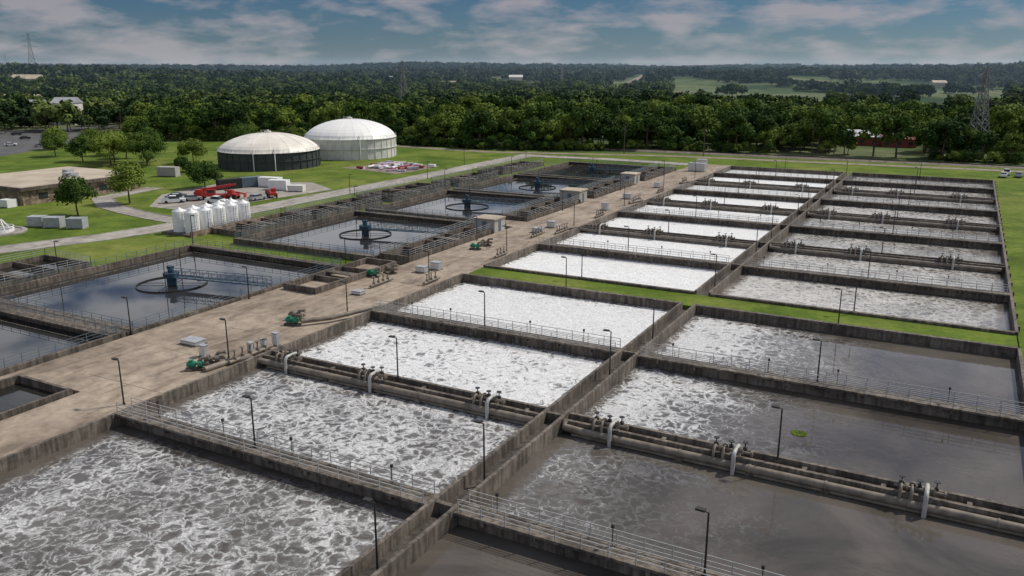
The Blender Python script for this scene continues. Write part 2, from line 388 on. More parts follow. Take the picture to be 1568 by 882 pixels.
# ------------------------------------------------------------------ deck
b=MB()
b.box(-84,46.5,-.3,-64.5,105,.7); b.box(-77,105,-.3,-64.5,270,.7); b.box(-73,20,-.3,-64.5,46.5,.7); b.box(-84,20,-.3,-82.5,46.5,.7); b.box(-82.5,20,-.3,-73,29,.7)
b.box(-84,178,-.3,-77,184,.7); b.box(-84,143,-.3,-77,149,.7); b.box(-84,214,-.3,-77,220,.7)
d=b.build('concrete_deck',['deck'])
b=MB()
for y in np.arange(50,268,9.2): b.box(-76.8,y,.69,-64.6,y+.07,.704)
b.box(-70.7,47,.69,-70.64,268,.7045)
b.build('deck_joint',['pit'])
def pit(x0,y0,x1,y1,z=1.2,n=1,rails=False,name='channel_tank'):
    e=empty(name,(0,0,0)); b=MB(); w=.35
    b.box(x0,y0,-.3,x1,y0+w,z); b.box(x0,y1-w,-.3,x1,y1,z); b.box(x0,y0+w,-.3,x0+w,y1-w,z-.003); b.box(x1-w,y0+w,-.3,x1,y1-w,z-.003)
    for k in range(1,n):
        y=y0+(y1-y0)*k/n; b.box(x0+w,y-.15,-.3,x1-w,y+.15,z-.1)
    b.box(x0+w,(y0+y1)/2-.7,z-.3,x1-w,(y0+y1)/2+.7,z-.15)
    b.build('walls',['pit'],e)
    b=MB(); b.poly([(x0+.2,y0+.2,.3),(x1-.2,y0+.2,.3),(x1-.2,y1-.2,.3),(x0+.2,y1-.2,.3)]); b.build('water',['pitw'],e)
    if rails:
        b=MB(); railing_into(b,(x0+.1,y0+.1),(x0+.1,y1-.1),z); railing_into(b,(x1-.1,y0+.1),(x1-.1,y1-.1),z); railing_into(b,(x0+.1,y0+.1),(x1-.1,y0+.1),z); railing_into(b,(x0+.1,y1-.1),(x1-.1,y1-.1),z)
        b.build('railing',['rail'],e)
    return e
pit(-83,85,-77,104,1.6,3); pit(-83.5,108,-77.5,141,1.5,5,True); pit(-83.5,150,-77.5,177,1.5,4,True); pit(-83.5,185,-77.5,213,1.5,4,True); pit(-83.5,221,-77.5,250,1.5,4,True)
pit(-82,30,-73.5,46,1.1,2)
for (x0,y0,x1,y1,n_) in ((-133,60,-121,82,4),(-128,112,-119,132,3),(-128,133,-119,156,4),(-130,160,-119,186,5),(-128,190,-119,212,3),(-130,218,-121,246,5)):
    pit(x0,y0,x1,y1,1.1,n_,True)

# ------------------------------------------------------------------ clarifiers
def clarifier(x0,y0,x1,y1,mech=True,off=0):
    e=empty('clarifier_tank',(0,0,0)); z=1.05
    b=MB(); b.box(x0-.25,y0-.25,-.3,x1+.25,y0+.25,z); b.box(x0-.25,y1-.25,-.3,x1+.25,y1+.25,z)
    b.box(x0-.25,y0+.25,-.3,x0+.25,y1-.25,z-.003); b.box(x1-.25,y0+.25,-.3,x1+.25,y1-.25,z-.003)
    b.box(x0+.25,y0+.25,z-.2,x1-.25,y0+1.0,z-.006); b.box(x0+.25,y1-1.0,z-.2,x1-.25,y1-.25,z-.006)
    for (a,c,d,f) in ((x0+1.8,y0+1.8,x0+1.9,y1-1.8),(x1-1.9,y0+1.8,x1-1.8,y1-1.8),(x0+1.9,y0+1.8,x1-1.9,y0+1.9),(x0+1.9,y1-1.9,x1-1.9,y1-1.8)): b.box(a,c,-.1,d,f,.25)
    b.build('walls',['pit'],e)
    b=MB(); b.poly([(x0+.1,y0+.1,.08),(x1-.1,y0+.1,.08),(x1-.1,y1-.1,.08),(x0+.1,y1-.1,.08)]); b.build('water',['water'],e)
    b=MB()
    for p,q in (((x0,y0),(x1,y0)),((x0,y1),(x1,y1)),((x0,y0+.1),(x0,y1-.1)),((x1,y0+.1),(x1,y1-.1))): railing_into(b,p,q,z,r=.026)
    b.build('railing',['railb'],e)
    if mech:
        cx,cy=(x0+x1)/2,(y0+y1)/2+.5+off
        b=MB(); b.cyl((cx,cy,-.1),(cx,cy,1.2),.7,20,0); b.cyl((cx,cy,1.2),(cx,cy,1.9),1.15,20,0); b.cyl((cx,cy,1.9),(cx,cy,2.5),.45,12,0)
        b.box(cx-.4,cy-.35,2.5,cx+.4,cy+.35,2.9,0)
        b.build('centre_drive',['blue'],e)
        b=MB(); b.lathe(cx,cy,[(4.9,-.1),(4.9,.26),(5.02,.26),(5.02,-.1)],56,0,False)
        for a in range(4):
            t_=a*math.pi/2+.5; b.beam((cx+1*math.cos(t_),cy+1*math.sin(t_),.28),(cx+4.9*math.cos(t_),cy+4.9*math.sin(t_),.28),.07,.07)
        b.build('feed_well_ring',['lamp'],e)
        b=MB(); ex,ey=x1,cy+3
        d=Vector((ex-cx,ey-cy,0)).normalized(); nn=Vector((-d.y,d.x,0)); L=math.hypot(ex-cx,ey-cy)
        for sgn in (-.6,.6):
            A=Vector((cx,cy,1.35))+nn*sgn; B=Vector((ex,ey,1.35))+nn*sgn
            b.beam(A,B,.08,.18); b.beam(A+Vector((0,0,1.1)),B+Vector((0,0,1.1)),.07,.07); b.beam(A+Vector((0,0,.55)),B+Vector((0,0,.55)),.05,.05)
            k=int(L/1.5)
            for i in range(k+1):
                c=A.lerp(B,i/k); b.beam(c,c+Vector((0,0,1.1)),.06,.06)
                if i<k: c2=A.lerp(B,(i+1)/k); b.beam(c,c2+Vector((0,0,1.1)),.04,.04)
        b.beam(Vector((cx,cy,1.3)),Vector((ex,ey,1.3)),1.1,.05)
        b.build('access_bridge',['railb'],e)
        b=MB()
        for (px,py) in ((cx-.9,cy+2.6),(cx+3,cy-3.5)): b.tube([(px,py,-.1),(px,py,4.6)],.06,6)
        b.build('sensor_pole',['lamp'],e)
    return e
clarifier(-118,20,-85,59.6)
clarifier(-118,61.4,-84.6,99.6)
clarifier(-115.5,107,-84,142)
clarifier(-115,145,-84,178.5)
clarifier(-115,181,-84,214.5)
clarifier(-115,217,-84,253)
wallbox('concrete_walkway',-118.25,59.86,-84.7,61.14,1.0,-.3,'pit')
for x,y in ((-66.5,46.4),(-67.5,60.2),(-66.5,79),(-67.5,99),(-67,122),(-67,150),(-67,178),(-67,206),(-67,234),(-84.4,61),(-83.6,79),(-84.4,100.5),(-76.5,128),(-76.5,165),(-76.5,200),(-76.5,235)): lamp(x,y,.7,math.pi,4.4)
for x,y in ((-119,75),(-119,100.5),(-117,143.5),(-117,180),(-117,216),(-142,130),(-136,165),(-136,200),(-145,235),(-136,262)): lamp(x,y,.1 if x<-130 else 1,0,5)

def pump(x,y,ang,mat='green'):
    b=MB(); b.box(-1.6,-.6,0,1.2,.6,.35,1)
    b.cyl((-1.3,0,.95),(-.2,0,.95),.42,14,0); b.cyl((-1.42,0,.95),(-1.3,0,.95),.3,12,0)
    for k in range(4): b.cyl((-1.15+k*.25,0,.95),(-1.08+k*.25,0,.95),.47,14,0)
    b.cyl((-.2,0,.95),(.1,0,.95),.2,10,2)
    b.cyl((.1,0,.95),(.75,0,.95),.55,16,0); b.tube([(.45,0,1.2),(.45,0,1.5),(.6,0,1.7),(1.0,0,1.8),(1.6,0,1.8)],.24,10,2)
    b.cyl((1.55,0,1.8),(1.68,0,1.8),.34,12,2); b.box(-1.0,-.25,1.35,-.5,.25,1.6,0)
    b.cyl((.75,0,.95),(1.6,0,.95),.25,10,2)
    o=b.build('pump',[mat,'pit','pipe'],None,(x,y,.7),(0,0,ang)); o.scale=(.72,.72,.72); return o
pump(-67.8,56.2,.7); pump(-67.5,58.2,.9,'pipe'); pump(-69.8,72.8,.3); pump(-71,74.6,.3,'pipe'); pump(-76.2,97,.2); pump(-75.2,100,.2,'pipe'); pump(-72.5,121,.3); pump(-72.5,124.5,.3,'pipe')
header_pipe([(-68.8,73,1.3),(-66.5,76,1.3),(-64.9,79.5,1.5),(-64.4,83,1.4)],.3,'suction_pipe')
def cabinet(x,y,w,d,h,mat='silver',z=.7):
    b=MB(); b.box(-w/2,-d/2,.1,w/2,d/2,h); b.box(-w/2-.05,-d/2-.05,h,w/2+.05,d/2+.05,h+.06); b.box(-w/2+.05,-d/2-.02,.2,-.02,-d/2,h-.1,1); b.box(.02,-d/2-.02,.2,w/2-.05,-d/2,h-.1,1)
    b.box(-w/2-.1,-d/2-.1,0,w/2+.1,d/2+.1,.1,2)
    return b.build('control_cabinet',[mat,'dirty_white','pit'],None,(x,y,z))
for a in ((-70.5,59.5,.8,.6,1.3),(-66.2,62.2,.6,.5,1.5),(-66,64,.6,.5,1.4),(-66.2,66,.7,.5,1.5),(-75,62,2.4,1.6,.5),(-72,88,1.5,1,.5),(-71.5,103,1.6,1.2,.9),(-70.5,105.5,1.5,1.2,1.2),(-70,140,2,1.4,.9),(-70,146,1.6,1.2,1.2),(-68.5,170,1.4,1,1.6),(-70,188,2,1.4,1.2),(-70,210,1.6,1.2,1.3),(-71,250,5,2.2,2.4),(-73,262,3,2.2,2.3)): cabinet(*a)
def valves(x,y,n,dy=1.1):
    b=MB()
    for i in range(n):
        b.cyl((0,i*dy,0),(0,i*dy,1.5),.08,8,0); b.cyl((0,i*dy,.5),(0,i*dy,.8),.22,10,0); b.cyl((0,i*dy,1.5),(0,i*dy,1.56),.27,12,0)
    b.cyl((0,-.8,.35),(0,n*dy,.35),.2,10,0)
    b.build('gate_valve_row',['pipe'],None,(x,y,.7))
valves(-65.8,59.5,5);valves(-72.3,92,4);valves(-66.5,97,3);valves(-66,117,3);valves(-66,140,5);valves(-66.3,160,4);valves(-66.3,182,5);valves(-66.3,220,4); valves(-68.5,135,4); valves(-66.4,200,4)
def hut(x,y,w,d,h):
    e=empty('pump_house',(x,y,.7)); b=MB(); b.box(-w/2,-d/2,0,w/2,d/2,h); b.build('walls',['house'],e)
    b=MB(); b.box(-w/2-.2,-d/2-.2,h,w/2+.2,d/2+.2,h+.25); b.build('roof',['tan'],e)
    b=MB(); b.box(-.5,-d/2-.03,0,.5,-d/2,2.05); b.box(w/2,-.5,0,w/2+.03,.5,2.05);b.build('door',['railb'],e)
hut(-79.3,137.5,4.5,4,2.4); hut(-80,178.5,5,4.5,2.6); hut(-79.5,215,4,4,2.5)

# ------------------------------------------------------------------ digesters & tanks
def digester(x,y,r,h,dh,wm,dm):
    e=empty('digester_tank',(x,y,0))
    b=MB(); b.lathe(0,0,[(r,0),(r,h)],72,0)
    for k in range(36): a=k*math.pi/18; b.beam((r*1.004*math.cos(a),r*1.004*math.sin(a),0),(r*1.004*math.cos(a),r*1.004*math.sin(a),h),.2,.12,0)
    for z in (h-.15,h*.5): b.lathe(0,0,[(r+.02,z),(r+.35,z+.02),(r+.35,z+.16),(r+.02,z+.18)],72,0,False)
    b.build('tank_wall',[wm],e)
    b=MB(); prof=[(r+.3,h)]+[(r*math.cos(a),h+dh*(math.sin(a)**1.25)) for a in np.linspace(.12,1.5,9)]+[(1.2,h+dh)]
    b.lathe(0,0,prof,32,0,False)
    b.build('dome_roof',[dm],e)
    b=MB()
    for k in range(16):
        a=k*math.pi/8; pr=[Vector((q*math.cos(a),q*math.sin(a),z+.02)) for q,z in prof]
        for i in range(len(pr)-1): b.beam(pr[i],pr[i+1],.08,.06)
    b.build('roof_ribs',[dm],e)
    b=MB(); b.cyl((0,0,h+dh-.2),(0,0,h+dh+.5),1.0,16); b.cyl((0,0,h+dh+.5),(0,0,h+dh+.9),.3,8)
    railing_into(b,(-1.5,-1.5),(1.5,-1.5),h+dh-.2)
    for a in (2.2,-1.1,-.7): b.tube([(r*math.cos(a)*1.02,r*math.sin(a)*1.02,0),(r*math.cos(a)*1.02,r*math.sin(a)*1.02,h+.8),(r*math.cos(a)*.9,r*math.sin(a)*.9,h+1.6)],.15,8)
    b.build('vent_hatch',['dirty_white'],e)
    b=MB()
    for k in range(60):
        a=k*math.pi/30;a2=(k+1)*math.pi/30; P=lambda a,z:(r*1.01*math.cos(a),r*1.01*math.sin(a),z)
        b.beam(P(a,h),P(a,h+1),.05,.05); b.beam(P(a,h+1),P(a2,h+1),.05,.05)
    b.build('railing',['rail'],e)
digester(-200.4,203.4,16,5.4,5.4,'darkw','dome')
digester(-197.5,241.5,16.3,7,6.3,'dirty_white','domew')
for i in range(5):
    for j in range(2):
        x=-129.5-3.3*j; y=109.6+3.3*i
        b=MB(); r=1.38; b.lathe(0,0,[(r,0),(r,3.9),(r*.95,4.05),(.25,4.45),(.25,4.6),(0.01,4.6)],24,0)
        for z in (.9,2.2,3.4): b.lathe(0,0,[(r,z),(r+.04,z+.02),(r+.04,z+.08),(r,z+.1)],24,0)
        b.beam((r+.12,-.2,0),(r+.12,-.2,4.2),.05,.05,1);b.beam((r+.12,.2,0),(r+.12,.2,4.2),.05,.05,1)
        b.build('chemical_tank',['white','rail'],None,(x,y,.4))
wallbox('tank_plinth',-135.5,107.2,-127.2,125.5,.4,-.1,'wall')
wallbox('containment_wall',-127.3,107,-127,126,1.1,-.1,'stone')
e=empty('stone_building',(-207,132,0)); b=MB(); b.box(-15,-17,0,15,15,3.4); 
b.build('walls',['stone'],e)
b=MB(); b.box(-15.8,-17.8,3.4,15.8,15.8,4.2,1); b.box(-15.4,-17.4,4.2,15.4,15.4,4.25); b.build('roof',['tan','pit'],e)
b=MB()
for y in (-12,-4,4,11): b.box(15,y-1.2,1,15.04,y+1.2,2.5)
for x in (-10,-3,5): b.box(x-1.2,-17.04,1,x+1.2,-17,2.5)
b.build('windows',['glass'],e); b=MB(); b.box(15,7,0,15.05,8.2,2.2); b.build('door',['railb'],e)
b=MB(); b.box(5,0,4.25,8,2.5,5.3); b.box(-4,6,4.25,-2,8,5.0); b.build('rooftop_units',['silver'],e)

# ------------------------------------------------------------------ vehicles
def car(x,y,ang,col,kind='car',z=.08,name=None):
    e=empty(name or ('pickup_truck' if kind=='truck' else 'parked_car'),(x,y,z)); e.rotation_euler=(0,0,ang)
    L=5.4 if kind=='truck' else 4.5; w=.92; k=L/4.5
    b=MB()
    prof=[(-2.25,.35),(2.25,.35),(2.27,.75),(2.1,.92),(1.1,1.0),(-2.2,1.02),(-2.27,.7)]
    vs=[(px*k,-w,pz) for px,pz in prof]+[(px*k,w,pz) for px,pz in prof]; n_=len(prof)
    b.add(vs,[tuple(range(n_)),tuple(range(2*n_-1,n_-1,-1))]+[(i,i+n_,(i+1)%n_+n_,(i+1)%n_) for i in range(n_)],0)
    if kind=='truck': cab=[(1.15,1.0),(.55,1.65),(-.7,1.68),(-.85,1.0)]
    else: cab=[(1.15,1.0),(.5,1.45),(-1.2,1.47),(-1.95,1.0)]
    for ins,mi,dz in ((.0,1,0),(.06,0,0)):
        c_=cab if mi==1 else [(cab[1][0]*.95,cab[1][1]-.03),(cab[1][0]*.9,cab[1][1]+.03),(cab[2][0]*.97,cab[2][1]+.03),(cab[2][0],cab[2][1]-.03)]
        ww=w-.1; vs=[(px*k,-ww+(0.08 if pz>1.3 else 0),pz) for px,pz in c_]+[(px*k,ww-(0.08 if pz>1.3 else 0),pz) for px,pz in c_]
        b.add(vs,[(0,1,2,3),(7,6,5,4)]+[(i,i+4,(i+1)%4+4,(i+1)%4) for i in range(4)],mi)
    if kind=='truck': b.box(-2.5,-.75,1.0,-1.1,.75,1.03,2); b.box(-2.6,-w,1.02,-1.1,-w+.1,1.2,0); b.box(-2.6,w-.1,1.02,-1.1,w,1.2,0)
    b.build('body',[col,'glass','dark'],e)
    b=MB()
    for sx in (-1.4,1.4):
        for sy in (-1,1): b.cyl((sx*k,sy*w-.12*sy,.34),(sx*k,sy*w+.02*sy,.34),.34,14)
    b.build('wheels',['tyre'],e)
car(-164.5,134.5,.9,'white','truck'); car(-166.5,137,.9,'silver','truck'); car(-163,138.8,.9,'silver','car'); car(-169,139.5,.8,'blue','car')
car(-155,139,.2,'white','truck'); car(-150,147,1.5,'silver'); car(11,284,1.5,'white'); car(15,286,1.4,'silver'); car(12,291,1.5,'white','truck')
for (x,y) in [(-330,208),(-350,226),(-372,228),(-345,205),(-374,214),(-352,200),(-398,240)]:
    car(x,y,.9+.1*random.random(),random.choice(['white','silver','dark','silver'])); 
e=empty('mobile_crane',(-161,142.5,.06)); e.rotation_euler=(0,0,.65); e.scale=(.85,.85,.85)
b=MB(); b.box(-4.5,-1.2,.9,4.5,1.2,1.5); b.box(-4.3,-1.1,1.5,-1.2,1.1,2.3); b.box(-.8,-1.1,1.5,1.6,.2,2.9); b.beam((-2.6,.5,2.6),(5.8,.5,3.9),.7,.75); b.beam((5.6,.5,3.85),(7.2,.5,4.1),.5,.5)
b.box(-3.9,-1,2.3,-2,1,2.9); b.build('chassis_and_boom',['red'],e)
b=MB(); b.box(1.62,-1.0,2.0,1.65,.1,2.8); b.box(-.5,-1.13,2.0,1.3,-1.1,2.8); b.build('cab_glass',['glass'],e)
b=MB()
for x in (-3.4,-1.9,1.9,3.4):
    for y in (-1.25,.95): b.cyl((x,y,.6),(x,y+.35,.6),.6,16)
b.build('wheels',['tyre'],e)
b=MB()
for x in (-4.2,4.2): b.box(x-.15,-2.4,.5,x+.15,2.4,.75); b.box(x-.3,-2.6,0,x+.3,-2.2,.55); b.box(x-.3,2.2,0,x+.3,2.6,.55)
b.build('outriggers',['red'],e)
def telehandler(x,y,ang):
    e=empty('telehandler',(x,y,.06)); e.rotation_euler=(0,0,ang)
    b=MB(); b.box(-2,-.9,.7,1.8,.9,1.3); b.box(-.6,-.9,1.3,.8,0,2.3); b.beam((-2,.5,2.0),(3.4,.5,1.3),.3,.35); b.box(3.3,-.1,.4,3.45,1.1,1.4)
    b.build('body',['red'],e); b=MB()
    for sx in (-1.3,1.2):
        for yy in (-1.1,.8): b.cyl((sx,yy,.6),(sx,yy+.3,.6),.6,14)
    b.build('wheels',['tyre'],e)
telehandler(-157,145.5,.3); telehandler(-150,152,2.5)
def container(x,y,ang,mat,L=6,h=2.6,name='storage_container'):
    b=MB(); b.box(-L/2,-1.2,.15,L/2,1.2,h)
    for k in np.arange(-L/2+.2,L/2,.45): b.box(k,-1.24,.25,k+.2,-1.2,h-.1); b.box(k,1.2,.25,k+.2,1.24,h-.1)
    b.box(-L/2-.05,-1.22,0,-L/2+.15,1.22,h+.03); b.box(L/2-.15,-1.22,0,L/2+.05,1.22,h+.03)
    b.build(name,[mat],None,(x,y,.06),(0,0,ang))
container(-171,158,1.2,'dark'); container(-169,164,1.2,'railb'); container(-164,166,.2,'white'); container(-158,163,.3,'white',5); container(-152,163,.4,'dirty_white',4,1.6); container(-206.8,168.3,.3,'house',6,2.8)
container(-155,103,.5,'silver',3.2,2.1,'skip_bin'); container(-160,101.5,.5,'silver',3.2,2.1,'skip_bin'); container(-164,100.5,.5,'silver',3,2.1,'skip_bin'); container(-193,112,.1,'white',2.5,1.8,'transformer_box')
b=MB()
for i in range(60):
    x=-160+random.uniform(-9,9); y=217+random.uniform(-7,9); L=random.uniform(1.5,4); a=random.choice([0,.1,1.5,.8]); zz=random.uniform(.2,.9)
    d=Vector((math.cos(a),math.sin(a),0))*L/2
    if i%2: b.cyl(Vector((x,y,zz))-d,Vector((x,y,zz))+d,random.uniform(.25,.5),8,random.choice([0,0,1,2]))
    else: b.beam(Vector((x,y,zz))-d,Vector((x,y,zz))+d,random.uniform(.8,1.6),random.uniform(.4,1.0),random.choice([0,0,1,2]))
b.build('stacked_pipe_pile',['lav','white','redroof'])
b=MB(); b.lathe(0,0,[(5.2,0),(5.2,.3),(5.0,.45),(4.3,.45),(4.2,.25),(.01,.25)],40,0,False)
for i in range(12):
    a=i*math.pi/6; b.beam((3*math.cos(a),3*math.sin(a),.25),(1*math.cos(a+.5),1*math.sin(a+.5),2.6),.12,.12,1); b.beam((3*math.cos(a),3*math.sin(a),1.2),(3*math.cos(a+.52),3*math.sin(a+.52),1.2),.1,.1,1)
b.lathe(0,0,[(3,.25),(3,.8),(2.6,.8),(2.6,.25)],24,1,False)
b.build('splitter_structure',['road','white'],None,(-164.5,92.5,0))

# ------------------------------------------------------------------ far structures
def house(x,y,w,d,h,wm,rm,ang=0,name='distant_building',flat=True):
    z=float(hgt(x,y)); e=empty(name,(x,y,z)); e.rotation_euler=(0,0,ang)
    b=MB(); b.box(-w/2,-d/2,-1,w/2,d/2,h); b.build('walls',[wm],e)
    b=MB()
    b.add([(-w/2-.5,-d/2-.5,h),(w/2+.5,-d/2-.5,h),(w/2+.5,d/2+.5,h),(-w/2-.5,d/2+.5,h),(-w/2-.5,0,h+d*.28),(w/2+.5,0,h+d*.28)],[(0,1,5,4),(3,4,5,2),(0,4,3),(1,2,5),(0,3,2,1)])
    b.build('roof',[rm],e)
    b=MB(); n_=max(2,int(w/4))
    for i in range(n_): xx=-w/2+w*(i+.5)/n_; b.box(xx-.8,-d/2-.04,1,xx+.8,-d/2,2.4)
    b.build('windows',['glass'],e)
def polar(u,dist):
    az=math.atan((u-784)/1314); a=math.radians(28.4)-az
    return (-math.sin(a)*dist,math.cos(a)*dist)
blds=[(-38,379,15,9,3.6,'redroof','white',0),(-24,376,13,8,3.4,'redroof','redroof',.1)]
for u,dst,w,d,h,wm,rm in ((95,540,12,11,12,'dirty_white','silver'),(70,600,26,14,8,'house','silver'),(20,760,34,14,7,'tan','tan'),(40,1050,30,16,8,'house','tan'),
        (690,1050,22,14,7,'tan','tan'),(740,900,26,10,5,'house','silver'),(790,1300,20,12,7,'house','dirty_white'),(600,1250,22,12,6,'house','silver'),(1180,460,16,8,4,'house','silver'),(1440,1400,20,12,6,'tan','tan'),(490,1400,20,12,6,'house','silver')):
    x,y=polar(u,dst); blds.append((x,y,w,d,h,wm,rm,math.radians(28)))
for q in blds: house(*q[:7],ang=q[7])
def pylon(x,y,h,ang):
    z=float(hgt(x,y)); b=MB(); w=h*.11
    def wd(t): return w*(1-t)**1.3*.9+.55
    lv=[0,.14,.27,.39,.5,.6,.69,.77,.85,.93,1.0]
    cs=[(-1,-1),(1,-1),(1,1),(-1,1)]
    r=.15 if h<50 else .3
    for i in range(len(lv)-1):
        a,c=lv[i],lv[i+1]
        for k in range(4):
            P=lambda t,k:Vector((cs[k%4][0]*wd(t),cs[k%4][1]*wd(t),t*h))
            b.beam(P(a,k),P(c,k),r*1.3,r*1.3); b.beam(P(a,k),P(c,k+1),r,r); b.beam(P(a,k+1),P(c,k),r,r); b.beam(P(c,k),P(c,k+1),r,r)
    tips=[]
    for t in (.68,.80,.92):
        for sx in (-1,1):
            tip=Vector((sx*h*.17,0,t*h)); b.beam(Vector((sx*wd(t),-.4,t*h)),tip,r,r); b.beam(Vector((sx*wd(t),.4,t*h+h*.04)),tip,r,r); b.beam(tip,tip-Vector((0,0,1.6)),.2,.2)
            tips.append(tip-Vector((0,0,1.6)))
    b.build('transmission_tower',['tower'],None,(x,y,z-.3),(0,0,ang))
    Rm=Matrix.Rotation(ang,3,'Z'); return [Rm@q+Vector((x,y,z-.3)) for q in tips]
T=[]
for u,dst,h,an in ((1512,350,31,60),(616,600,36,60),(50,1500,62,60),(10,2100,40,60),(860,1000,30,60)):
    x,y=polar(u,dst); T.append(pylon(x,y,h,math.radians(an)))
def wires(A,B,sag):
    b=MB()
    for p,q in zip(A,B):
        pts=[p.lerp(q,i/16)-Vector((0,0,sag*4*(i/16)*(1-i/16))) for i in range(17)]
        b.tube(pts,.05,3,0,False)
    b.build('power_line',['lamp'])
wires(T[1],T[4],9); wires(T[0],[q+Vector((230,-40,6)) for q in T[0]],7)
for u,dst in ((1085,312),(1255,330),(1290,330),(118,470),(175,420),(440,345),(960,315)):
    x,y=polar(u,dst); b=MB(); b.tube([(0,0,0),(0,0,10.5)],[.17,.12],8); b.beam((-1.2,0,9.6),(1.2,0,9.6),.12,.14); b.beam((-1.0,0,8.8),(1.0,0,8.8),.1,.12)
    b.build('utility_pole',['bark'],None,(x,y,0),(0,0,.5))
hr=[polar(935,900),polar(945,1000),polar(955,1150),polar(972,1350),polar(985,1600),polar(992,1800)]
def drape(name,pts,w,mat):
    b=MB(); P=[]
    for i in range(len(pts)-1):
        for k in range(12): t_=k/12; P.append(Vector((pts[i][0]*(1-t_)+pts[i+1][0]*t_,pts[i][1]*(1-t_)+pts[i+1][1]*t_,0)))
    for i in range(len(P)-1):
        d=(P[i+1]-P[i]).normalized(); nn=Vector((-d.y,d.x,0))*w/2
        b.poly([(q.x,q.y,float(hgt(q.x,q.y))+.8) for q in (P[i]+nn,P[i]-nn,P[i+1]-nn,P[i+1]+nn)])
    b.build(name,[mat])
drape('hill_road',hr,14,'gravel')

# ------------------------------------------------------------------ trees
def tree_geo(seed,h,cr,nl,nq,qs,mat,name,thick=.02,core=True):
    r=np.random.default_rng(seed); b=MB()
    th=h*.42; b.tube([(0,0,-.3),(.05*h*r.normal()*.3,.03*h*r.normal()*.3,th*.6),(0,0,th*1.3)],[h*thick*1.3,h*thick,h*thick*.55],7,0)
    lobes=[]
    for i in range(nl):
        a=i*2.4+r.random(); q=cr*(.15+.62*math.sqrt((i+.3)/nl)); zz=h*(.86-.46*((i+.3)/nl)**1.3)+r.normal()*h*.04
        rr=cr*(.34+.22*r.random()); lobes.append((np.array([q*math.cos(a),q*math.sin(a),zz]),rr))
        b.tube([(0,0,th*(.7+.5*r.random())),(q*math.cos(a)*.6,q*math.sin(a)*.6,zz-rr*.4),(q*math.cos(a),q*math.sin(a),zz)],[h*thick*.5,h*thick*.3,h*thick*.12],5,0,False)
    ico=[(0,0,-1),(.72,-.53,-.45),(-.28,-.85,-.45),(-.89,0,-.45),(-.28,.85,-.45),(.72,.53,-.45),(.28,-.85,.45),(-.72,-.53,.45),(-.72,.53,.45),(.28,.85,.45),(.89,0,.45),(0,0,1)]
    icf=[(0,1,2),(1,0,5),(0,2,3),(0,3,4),(0,4,5),(1,5,10),(2,1,6),(3,2,7),(4,3,8),(5,4,9),(1,10,6),(2,6,7),(3,7,8),(4,8,9),(5,9,10),(6,10,11),(7,6,11),(8,7,11),(9,8,11),(10,9,11)]
    for c,rr in lobes:
        if core:
            b.add([tuple(c+np.array(v)*rr*.62*(.8+.4*r.random())*np.array([1,1,.8])) for v in ico],icf,1)
        k=nq//nl
        nrm=r.normal(size=(k,3)); nrm[:,2]=np.where(nrm[:,2]<0,nrm[:,2]*.5,nrm[:,2]); nrm/=np.linalg.norm(nrm,axis=1)[:,None]
        P=c+nrm*rr*(r.uniform(.62,1.12,(k,1)))*np.array([1,1,.82])
        nn=nrm+r.normal(size=(k,3))*.45+np.array([0,0,.25]); nn/=np.linalg.norm(nn,axis=1)[:,None]
        t1=np.cross(nn,r.normal(size=(k,3))); t1/=np.linalg.norm(t1,axis=1)[:,None]; t2=np.cross(nn,t1)
        sz=qs*r.uniform(.5,1.3,(k,1))
        A=P+t1*sz; B=P+t2*sz*.7; Cc=P-t1*sz*.9; D=P-t2*sz*.6
        V=np.stack([A,B,Cc,D],1).reshape(-1,3)
        b.add([tuple(v) for v in V],[(4*i,4*i+1,4*i+2,4*i+3) for i in range(k)],1)
    me=bpy.data.meshes.new(name); me.from_pydata(b.v,[],b.f); me.materials.append(M['bark']); me.materials.append(M[mat])
    me.polygons.foreach_set('material_index',b.m); me.update(); return me
